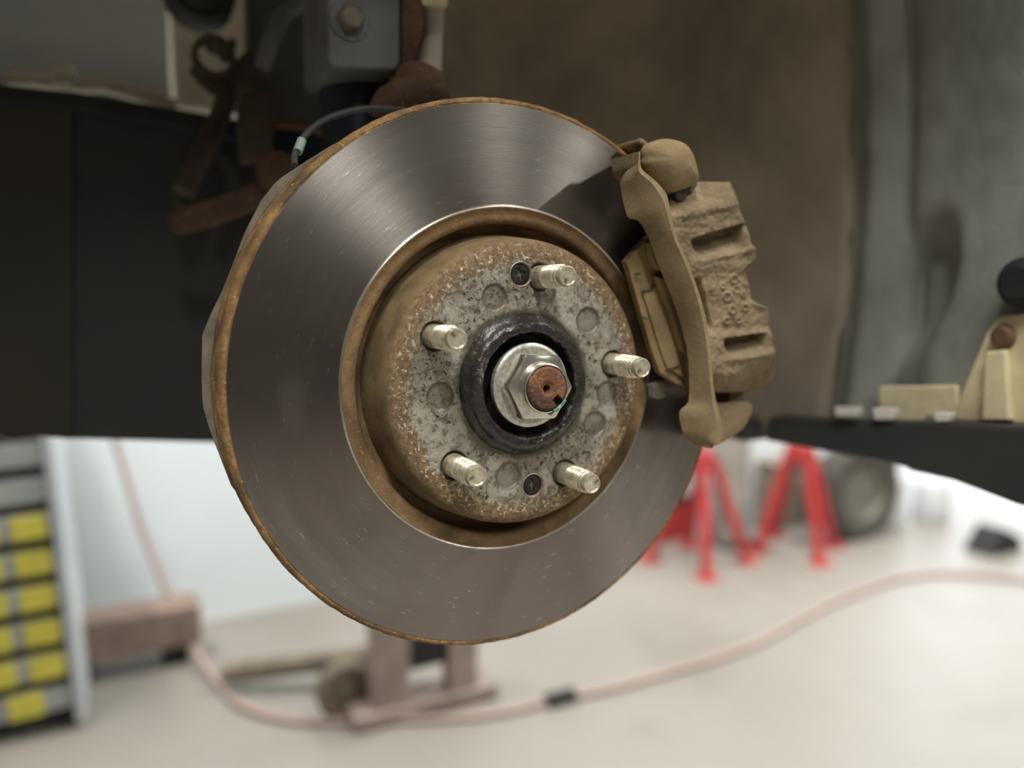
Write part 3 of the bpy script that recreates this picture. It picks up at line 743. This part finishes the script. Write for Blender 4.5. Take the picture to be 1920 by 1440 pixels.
# inner structure of the wheel well
tag(prism('strut_tower', [(468, -120), (640, -120), (640, 330), (560, 330), (510, 250), (470, 200)], 0.42, 0.46, M['teal_grey'], None, 0.006), 'grey-green inner panel left of the strut', 'car panel')
tag(prism('frame_rail', [(318, -120), (475, -120), (475, 222), (330, 205), (324, 120)], 0.58, 0.64, M['pale_frame'], None, 0.008), 'pale cream frame panel behind the ring bracket', 'car panel')
tag(prism('bay_wall', [(-2400, -330), (900, -260), (900, 420), (-2400, 520)], 0.74, 0.77, M['olive_dark'], None, 0.0), 'dark olive inner wall behind the pale frame panel', 'car panel')
bo = thing('rubber_bushing', at_y(375, -12, 0.42), 'round black rubber bushing at the top edge, left of the strut', 'bushing')
bc = at_y(376, -18, 0.42)
lathe('boot', [(0.0, -0.008), (0.013, -0.010), (0.019, -0.006), (0.024, -0.009), (0.029, -0.004), (0.030, 0.02), (0.026, 0.03)], M['rubber'], bo, bc, 40, smooth=60)
lathe('centre_sleeve', [(0.0, -0.012), (0.008, -0.012), (0.009, -0.008)], M['grey_metal'], bo, bc, 24)
ln = thing('stabilizer_link', at_y(400, 240, 0.36), 'grimy brown link with a ring eye standing over the splash guard', 'suspension link')
ec = at_y(401, 107, 0.36)
lathe('ring_eye', [(0.0125, -0.006), (0.0165, -0.006), (0.0175, 0.0), (0.0165, 0.012), (0.0125, 0.012)], M['brown_metal'], ln, ec, 36, closed=True)
prism('eye_horn', [(388, 78), (398, 62), (410, 76), (424, 80), (436, 66), (446, 80), (440, 100), (424, 110), (412, 92), (396, 88)], 0.355, 0.375, M['brown_metal'], ln, 0.002)
prism('eye_lug', [(355, 122), (372, 128), (392, 148), (412, 152), (430, 130), (455, 100), (485, 80), (500, 95), (470, 140), (500, 165), (490, 180), (450, 165), (430, 180), (400, 170), (375, 150)], 0.362, 0.38, M['brown_metal'], ln, 0.003)
tube('rod', [at_y(432, 160, .37), at_y(408, 230, .36), at_y(372, 300, .35), at_y(345, 360, .34)], 0.0085, M['brown_metal'], ln)
tag(prism('mounting_plate', [(448, 172), (512, 168), (516, 240), (510, 300), (450, 308), (446, 240)], 0.33, 0.342, M['brown_metal'], None, 0.004), 'flat brown metal plate between the link rod and the disc', 'bracket')
ca = thing('control_arm', at_y(420, 380, 0.30), 'rusty brown control arm rod reaching behind the disc', 'control arm')
tube('rod', [at_y(330, 418, .32), at_y(400, 398, .30), at_y(470, 372, .28), at_y(560, 338, .25)], 0.0095, M['rust_part'], ca)
lathe('ball_joint', [(0.0, -0.012), (0.009, -0.012), (0.014, -0.004), (0.0145, 0.012), (0.011, 0.02)], M['rust_part'], ca, at_y(522, 322, 0.25), 32)
tag(tube('coil_hose', [at_y(345, 405, .36), at_y(335, 350, .36), at_y(350, 300, .36), at_y(390, 282, .36), at_y(425, 310, .36), at_y(430, 355, .36), at_y(405, 395, .36)], 0.0075, M['olive_dark']), 'dark rubber hose loop in front of the splash guard', 'hose')
tag(prism('cross_member', [(512, 232), (560, 238), (604, 244), (612, 340), (520, 340)], 0.36, 0.40, M['navy'], None, 0.004), 'dark navy cross member between brown plate and disc', 'car part')
tag(tube('rusty_edge_bar', [at_y(516, 232, .355), at_y(560, 236, .355), at_y(606, 246, .355)], 0.0035, M['rust_part']), 'thin rusty bar along the top of the navy cross member', 'car part')

# splash guard on the left
sg = thing('splash_guard', at_y(200, 800, 0.42), 'large black plastic splash guard left of the disc', 'splash guard')
prism('guard_panel', [(110, 182), (300, 212), (460, 240), (640, 262), (780, 300), (780, 836), (400, 830), (110, 822)], 0.420, 0.428, M['black_plastic'], sg, 0.002)
prism('guard_panel', [(-1300, 20), (-200, 142), (0, 172), (136, 186), (136, 824), (0, 812), (-1300, 790)], 0.412, 0.4195, M['olive_dark'], sg, 0.002)
prism('top_lip', [(-1300, 0), (-200, 132), (0, 158), (140, 172), (300, 198), (470, 228), (470, 262), (300, 232), (140, 204), (0, 186), (-1300, 30)], 0.405, 0.422, M['black'], sg, 0.002)
tag(tube('pale_cable', [at_y(10, 150, .46), at_y(60, 150, .46), at_y(140, 160, .46), at_y(200, 162, .46), at_y(280, 186, .46), at_y(330, 200, .46)], 0.0065, M['pale_frame']), 'pale cable lying along the top of the splash guard', 'cable')
tag(prism('white_clip', [(98, 124), (138, 120), (140, 156), (98, 158)], 0.45, 0.465, M['white_paint'], None, 0.002), 'small off-white plastic clip on top of the splash guard', 'clip')
tag(tube('white_fastener', [at_y(432, 200, .45), at_y(434, 216, .45)], 0.009, M['white_paint'], smoothpath=False), 'small white fastener between the link rod and brown plate', 'fastener')

# wheel arch liner (brown) : inner wall curving into the arch
lin = thing('wheel_arch_liner', (0.30, 0.30, HZ - 0.12), 'brown muddy wheel arch liner behind the caliper', 'wheel arch')
path = [(0.060, 0.46), (0.088, 0.45), (0.098, 0.415), (0.115, 0.40), (0.16, 0.398), (0.22, 0.39), (0.27, 0.372), (0.31, 0.34), (0.338, 0.295), (0.352, 0.24), (0.360, 0.18), (0.363, 0.12)]
P2 = spline([Vector((a, b, 0)) for a, b in path], 4)
v, f = [], []
NZ_ = 26
for i, p in enumerate(P2):
    for k in range(NZ_):
        z = -0.085 + (0.40 + 0.085) * k / (NZ_ - 1); s = i / (len(P2) - 1)
        bow = -0.5 * (z - 0.10) ** 2 * sstep(0.3, 1.0, s)
        dent = 0.010 * sstep(0.02, -0.05, z + 0.02 * nz(p.x * 9, p.y * 9)) + 0.006 * nz(p.x * 8, p.y * 8, z * 8)
        v.append(hub(p.x + bow + dent * 0.4, p.y + dent, z))
for i in range(len(P2) - 1):
    for k in range(NZ_ - 1): f.append((i*NZ_+k, (i+1)*NZ_+k, (i+1)*NZ_+k+1, i*NZ_+k+1))
o = mesh('liner_shell', v, f, M['liner'], lin, 60); sm = o.modifiers.new('s', 'SOLIDIFY'); sm.thickness = 0.004; sm.offset = 0
o = box('unseen_arch_roof', (-1.1, -0.06, HZ + 0.385), (0.44, 0.62, HZ + 0.40), M['liner'], lin, 0.002)  # unseen slab over the arch, added to keep the wheel well dark
lr = box('lower_flange', (0.325, 0.20, HZ - 0.090), (0.40, 0.40, HZ - 0.070), M['black_plastic'], lin, 0.004)
# grey liner panel at the right
gp = thing('fender_liner_panel', (0.37, 0.03, HZ - 0.1), 'grey dusty fender liner panel along the right edge', 'wheel arch')
v, f = [], []
NA, NB = 70, 60
for i in range(NA + 1):
    s = i / NA; yy = 0.125 - 0.34 * s
    for k in range(NB + 1):
        z = -0.085 + 0.48 * k / NB
        h = 0.008 * math.exp(-((s - 0.075) / 0.028) ** 2) - 0.006 * math.exp(-((s - 0.15) / 0.02) ** 2)      # vertical ridge and groove
        rc = math.exp(-(((s - 0.20 - (0.06 - z) * -0.55) / 0.075) ** 2 + ((z - 0.05) / 0.055) ** 2)); h -= 0.022 * sstep(0.15, 0.8, rc)   # slanting hollow
        e = 0.40 + 0.22 * sstep(0.04, 0.26, z) - 0.16 * sstep(0.10, 0.0, z)
        h += 0.010 * sstep(e - 0.03, e + 0.03, s)                                                          # raised outer flange
        h += 0.002 * nz(s * 9, z * 16) + 0.0012 * nz(s * 30, z * 50, 4)
        v.append(hub(0.363 - 0.5 * (z - 0.10) ** 2 - h + 0.010 * s, yy, z))
for i in range(NA):
    for k in range(NB): a = i*(NB+1)+k; f.append((a, a+NB+1, a+NB+2, a+1))
o = mesh('panel_skin', v, f, M['grey_liner'], gp, 60); sm = o.modifiers.new('s', 'SOLIDIFY'); sm.thickness = 0.003; sm.offset = 0
# bracket, lip, rubber plug
def face_x(name, pts, x0, x1, mat, parent=None, bevel=0.002):
    fr = [at_x(px, py, x0) for px, py in pts]; bk = [Vector((x1, p.y, p.z)) for p in fr]
    v, f = prism_pts(fr, bk); return mesh(name, v, f, mat, parent, 35, bevel)
cb = thing('corner_bracket', at_x(1800, 780, 0.345), 'cream painted corner bracket with a bolt at the lower right', 'bracket')
face_x('gusset', [(1790, 790), (1800, 740), (1850, 620), (1872, 592), (2000, 575), (2000, 800)], 0.340, 0.346, M['cream'], cb)
face_x('base_strip', [(1646, 724), (1792, 722), (1800, 790), (1646, 792)], 0.343, 0.349, M['cream'], cb)
face_x('upright_rib', [(1845, 660), (1885, 655), (1893, 790), (1838, 790)], 0.333, 0.340, M['cream'], cb)
bp = at_x(1880, 632, 0.338)
lathe('bolt', [(0.0, -0.004), (0.006, -0.004), (0.0075, -0.002), (0.008, 0.002)], M['rust_part'], cb, bp, 20, axis='X')
tag(lathe('rubber_plug', [(0.0, -0.012), (0.010, -0.012), (0.016, -0.006), (0.018, 0.004), (0.018, 0.012)], M['black'], None, at_x(1925, 530, 0.340), 28, axis='X'), 'black round rubber plug at the right edge above the cream bracket', 'plug')
lp = thing('bumper_lip', at_x(1700, 860, 0.33), 'black plastic bumper lip jutting out at the right', 'bumper')
A = [(0.335, 0.20), (0.325, 0.13), (0.318, 0.06), (0.315, 0.0), (0.318, -0.06), (0.325, -0.14)]
T = [782, 782, 786, 792, 800, 820]
v, f = [], []
tp = [(1440, 780, .335), (1560, 786, .33), (1680, 790, .325), (1800, 794, .32), (1920, 800, .318), (2060, 806, .318)]
bt = [(1436, 828), (1540, 850), (1620, 872), (1720, 905), (1920, 950), (2060, 985)]
for (px, py, x), (qx, qy) in zip(tp, bt):
    a = at_x(px, py, x); b = at_x(qx, qy, x - 0.004); b = Vector((b.x, a.y, at_x(px, qy, x - 0.004).z))
    v += [a, b, Vector((x + 0.09, a.y, b.z)), Vector((x + 0.09, a.y, a.z))]
for i in range(len(tp) - 1):
    for k in range(4): k2 = (k + 1) % 4; f.append((i*4+k, i*4+k2, (i+1)*4+k2, (i+1)*4+k))
f.append((0, 1, 2, 3)); f.append(tuple((len(tp)-1)*4 + k for k in range(4)))
mesh('lip_body', v, f, M['black_plastic'], lp, 35, 0.004)
for i, (px, py, ww, hh) in enumerate([(1585, 772, 22, 9), (1655, 776, 20, 11), (1765, 782, 16, 9)]):
    tag(face_x('white_chip', [(px - ww, py - hh), (px + ww, py - hh + 2), (px + ww - 3, py + hh), (px - ww + 4, py + hh)], 0.322, 0.330, M['white_paint'], None, 0.001), ['leftmost small white chip on the black bumper lip', 'middle small white chip on the black bumper lip', 'rightmost small white chip on the black bumper lip'][i], 'chip', 'white chips on the bumper lip')

# ------------------------------------------------------------------ background in the garage
# drawer cabinet
cx1 = at_z(152, 1368, 0); CY = cx1.y
cab = thing('drawer_cabinet', (cx1.x - 0.34, CY + 0.15, 0), 'pale grey drawer cabinet with yellow plates at the lower left', 'cabinet')
XR = cx1.x; XL = XR - 0.34; ZT = 0.78
box('side_post', (XR - 0.020, CY, 0), (XR, CY + 0.3, ZT), M['cab_frame'], cab, 0.004)
box('side_post', (XL, CY, 0), (XL + 0.055, CY + 0.3, ZT), M['cab_frame'], cab, 0.004)
box('cabinet_back', (XL + 0.055, CY + 0.03, 0.02), (XR - 0.032, CY + 0.3, ZT), M['black'], cab)
box('cabinet_top', (XL, CY, ZT), (XR, CY + 0.3, ZT + 0.03), M['cab_frame'], cab, 0.004)
rowz = []
pitch = 0.0735
for k in range(10):
    z0 = 0.035 + k * pitch
    box('drawer', (XL + 0.06, CY + 0.010, z0), (XR - 0.021, CY + 0.032, z0 + 0.050), M['cab_drawer'], cab, 0.003)
    cols = [] 
    if k <= 5: cols.append(XR - 0.084 if k > 0 else XR - 0.128)
    if k >= 1 and k <= 8: cols.append(XR - 0.168)
    for cxx in cols:
        box('yellow_plate', (cxx - 0.005, CY + 0.004, z0 + 0.001), (cxx + 0.056, CY + 0.012, z0 + 0.049), M['yellow'], cab, 0.001)
cab.rotation_euler = (0, math.radians(-2.6), 0); cab.location.x += 0.012
# air hose
hs = thing('air_hose', at_z(900, 1340, 0), 'faded red air hose hanging down and winding across the floor', 'hose')
HR = 0.0075
pw = lambda a, b, y: at_y(a, b, y)
hp_ = [pw(205, 790, 1.80), pw(235, 890, 1.79), pw(262, 985, 1.77), pw(300, 1080, 1.74), pw(345, 1180, 1.68)]
hp_ += [Vector((*at_z(a, b, HR).xy, HR)) for a, b in ((400, 1272), (450, 1322), (540, 1350), (650, 1352), (850, 1346), (950, 1334), (1050, 1310), (1150, 1290), (1250, 1262), (1350, 1232), (1430, 1200), (1500, 1162), (1590, 1118), (1700, 1082), (1800, 1076), (1950, 1090))]
tube('hose_line', hp_, HR, M['red_hose'], hs, 6, 10)
a, b = at_z(1025, 1317, HR), at_z(1075, 1304, HR); tube('coupling', [a, b], 0.019, M['black'], hs, smoothpath=False)
# floor jack
jk = thing('floor_jack', at_z(770, 1340, 0), 'faded red floor jack standing below the disc', 'jack')
jb = at_z(800, 1340, 0)
jx, jy = jb.x, jb.y
box('side_plate', (jx - 0.115, jy, 0.03), (jx - 0.035, jy + 0.05, 0.30), M['jack_paint'], jk, 0.006)
box('side_plate', (jx + 0.055, jy, 0.03), (jx + 0.125, jy + 0.05, 0.30), M['jack_paint'], jk, 0.006)
box('dark_gap', (jx - 0.035, jy + 0.012, 0.10), (jx + 0.055, jy + 0.10, 0.30), M['black'], jk, 0.004)  # black block standing in for the dark open gap between the plates
box('base_plate', (jx - 0.16, jy - 0.01, 0.0), (jx + 0.17, jy + 0.09, 0.035), M['jack_paint'], jk, 0.006)
wl = at_z(648, 1342, 0)
lathe('front_wheel', [(0.0, -0.022), (0.02, -0.022), (0.022, -0.018), (0.055, -0.020), (0.062, -0.014), (0.062, 0.014), (0.055, 0.020), (0.0, 0.020)], M['castor'], jk, (wl.x, wl.y, 0.062), 40)
box('axle_arm', (wl.x - 0.01, wl.y + 0.022, 0.045), (jx - 0.10, wl.y + 0.042, 0.085), M['jack_paint'], jk, 0.004)
p0, p1 = at_z(420, 1262, 0.04), at_z(730, 1225, 0.08)
tube('handle_bar', [p0, (p0 + p1) / 2, p1], 0.024, M['castor'], jk, smoothpath=False)
# wooden block
wb = at_z(255, 1268, 0)
wbt = thing('wooden_beam', (wb.x, wb.y + 0.05, 0), 'red-brown wooden beam lying on blocks by the white wall', 'beam')
box('beam', (wb.x - 0.17, wb.y, 0.05), (wb.x + 0.15, wb.y + 0.10, 0.15), M['wood'], wbt, 0.006)
box('support', (wb.x - 0.15, wb.y + 0.02, 0), (wb.x - 0.09, wb.y + 0.09, 0.05), M['black'], wbt, 0.003)
box('support', (wb.x + 0.06, wb.y + 0.02, 0), (wb.x + 0.12, wb.y + 0.09, 0.05), M['black'], wbt, 0.003)
# jack stands
def jack_stand(px, py, label, hgt, sp, rot):
    b = at_z(px, py, 0)
    t = thing('jack_stand', (b.x, b.y, 0), label, 'jack stand', 'red jack stands')
    R = Matrix.Rotation(rot, 3, 'Z')
    for sx, sy in ((1, 1), (1, -1), (-1, 1), (-1, -1)):
        v, f = [], []
        foot = R @ Vector((sx * sp, sy * sp, 0)); top = R @ Vector((sx * 0.028, sy * 0.028, 0))
        for p, z, wd in ((foot, 0.004, 0.017), (top, hgt, 0.017)):
            for ux, uy in ((-wd, -wd), (wd, -wd), (wd, wd), (-wd, wd)): v.append(Vector((b.x + p.x + ux * .8, b.y + p.y + uy * .8, z)))
        f = [(0, 3, 2, 1), (4, 5, 6, 7)] + [(k, (k+1) % 4, 4 + (k+1) % 4, 4 + k) for k in range(4)]
        mesh('leg', v, f, M['red'], t, 35, 0.003)
        box('foot_pad', (b.x + foot.x - 0.032, b.y + foot.y - 0.032, 0), (b.x + foot.x + 0.032, b.y + foot.y + 0.032, 0.006), M['red'], t)
    lathe('collar', [(0.05, hgt - 0.04), (0.05, hgt + 0.02), (0.032, hgt + 0.03)], M['red'], t, (b.x, b.y, 0), 24, axis='Z', caps=True)
    box('ratchet_bar', (b.x - 0.018, b.y - 0.018, hgt - 0.1), (b.x + 0.018, b.y + 0.018, hgt + 0.09), M['post'], t, 0.002)
    box('saddle', (b.x - 0.06, b.y - 0.022, hgt + 0.09), (b.x + 0.06, b.y + 0.022, hgt + 0.12), M['post'], t, 0.004)
    return t
jack_stand(1308, 1052, 'red jack stand nearest the caliper, beside the red box', 0.36, 0.115, 0.25)
jack_stand(1492, 1030, 'red jack stand right of the grey post, before the tyre', 0.36, 0.105, 0.5)
# red tool box
rb = at_z(1235, 1020, 0)
rbt = thing('tool_box', (rb.x, rb.y + 0.1, 0), 'dark red tool box on the floor behind the left jack stand', 'tool box')
box('box_body', (rb.x - 0.16, rb.y, 0.0), (rb.x + 0.14, rb.y + 0.16, 0.13), M['red'], rbt, 0.008)
box('box_lid', (rb.x - 0.165, rb.y - 0.005, 0.13), (rb.x + 0.145, rb.y + 0.165, 0.165), M['black'], rbt, 0.008)
tube('handle', [(rb.x - 0.06, rb.y + 0.08, 0.16), (rb.x - 0.05, rb.y + 0.08, 0.20), (rb.x + 0.03, rb.y + 0.08, 0.20), (rb.x + 0.04, rb.y + 0.08, 0.16)], 0.008, M['black'], rbt)
# grey post and tyre
gq = at_z(1385, 1022, 0)
gpt = thing('steel_post', (gq.x, gq.y, 0), 'upright grey steel post between the two jack stands', 'post')
box('column', (gq.x - 0.075, gq.y, 0.01), (gq.x + 0.045, gq.y + 0.075, 1.6), M['post'], gpt, 0.004)
box('foot_plate', (gq.x - 0.09, gq.y - 0.04, 0), (gq.x + 0.075, gq.y + 0.115, 0.012), M['black'], gpt, 0.002)
ty = at_z(1598, 1006, 0)
tyr = thing('spare_tyre', (ty.x, ty.y, 0), 'dark tyre on a dull alloy rim standing right of the jack stands', 'tyre')
TR = 0.18
Rr = Matrix.Rotation(math.radians(-4), 3, 'Z')
lathe('tread', [(0.110, -0.05), (0.135, -0.06), (0.167, -0.056), (TR, -0.04), (TR, 0.04), (0.167, 0.056), (0.135, 0.06), (0.110, 0.05)], M['tyre'], tyr, (ty.x, ty.y, TR), 56, rot=Rr)
lathe('rim', [(0.111, -0.05), (0.104, -0.048), (0.098, -0.02), (0.03, -0.025), (0.0, -0.025)], M['alloy'], tyr, (ty.x, ty.y, TR), 56, rot=Rr)
ct = at_z(1470, 992, 0)
cr = thing('storage_crate', (ct.x, ct.y + 0.05, 0), 'low brown crate by the wall behind the right jack stand', 'crate')
box('crate_body', (ct.x - 0.05, ct.y, 0), (ct.x + 0.20, ct.y + 0.10, 0.24), M['crate'], cr, 0.005)
box('crate_lid', (ct.x - 0.055, ct.y - 0.005, 0.24), (ct.x + 0.205, ct.y + 0.105, 0.262), M['crate'], cr, 0.004)
# white jugs
for i, (px, py, hh, ww) in enumerate([(1668, 985, 0.24, 0.055), (1742, 972, 0.20, 0.07)]):
    jq = at_z(px, py, 0)
    jt = thing('plastic_jug', (jq.x, jq.y, 0), ['slim white plastic jug standing just right of the tyre', 'wider white plastic jug second to the right of the tyre'][i], 'jug', 'white jugs by the doorway')
    lathe('jug_body', [(0.0, 0.0), (ww * .95, 0.0), (ww, 0.01), (ww, hh * .72), (ww * .8, hh * .86), (ww * .35, hh * .93), (ww * .33, hh)], M['jug'], jt, (jq.x, jq.y, 0), 32, axis='Z', smooth=50)
    lathe('cap', [(ww * .38, hh), (ww * .38, hh + 0.025), (0.0, hh + 0.026)], M['navy'], jt, (jq.x, jq.y, 0), 24, axis='Z')
# dark rag / puddle of tools on the floor at right
db = at_z(1862, 1030, 0)
rg = thing('rubber_chock', (db.x, db.y, 0), 'small dark rubber chock lying on the floor at the far right', 'chock')
v, f = prism_pts([Vector((db.x - .10, db.y - .05, 0)), Vector((db.x + .10, db.y - .05, 0)), Vector((db.x + .07, db.y - .05, .05)), Vector((db.x - .02, db.y - .05, .09))], [Vector((db.x - .10, db.y + .05, 0)), Vector((db.x + .10, db.y + .05, 0)), Vector((db.x + .07, db.y + .05, .05)), Vector((db.x - .02, db.y + .05, .09))])
mesh('wedge', v, f, M['black'], rg, 35, 0.006)
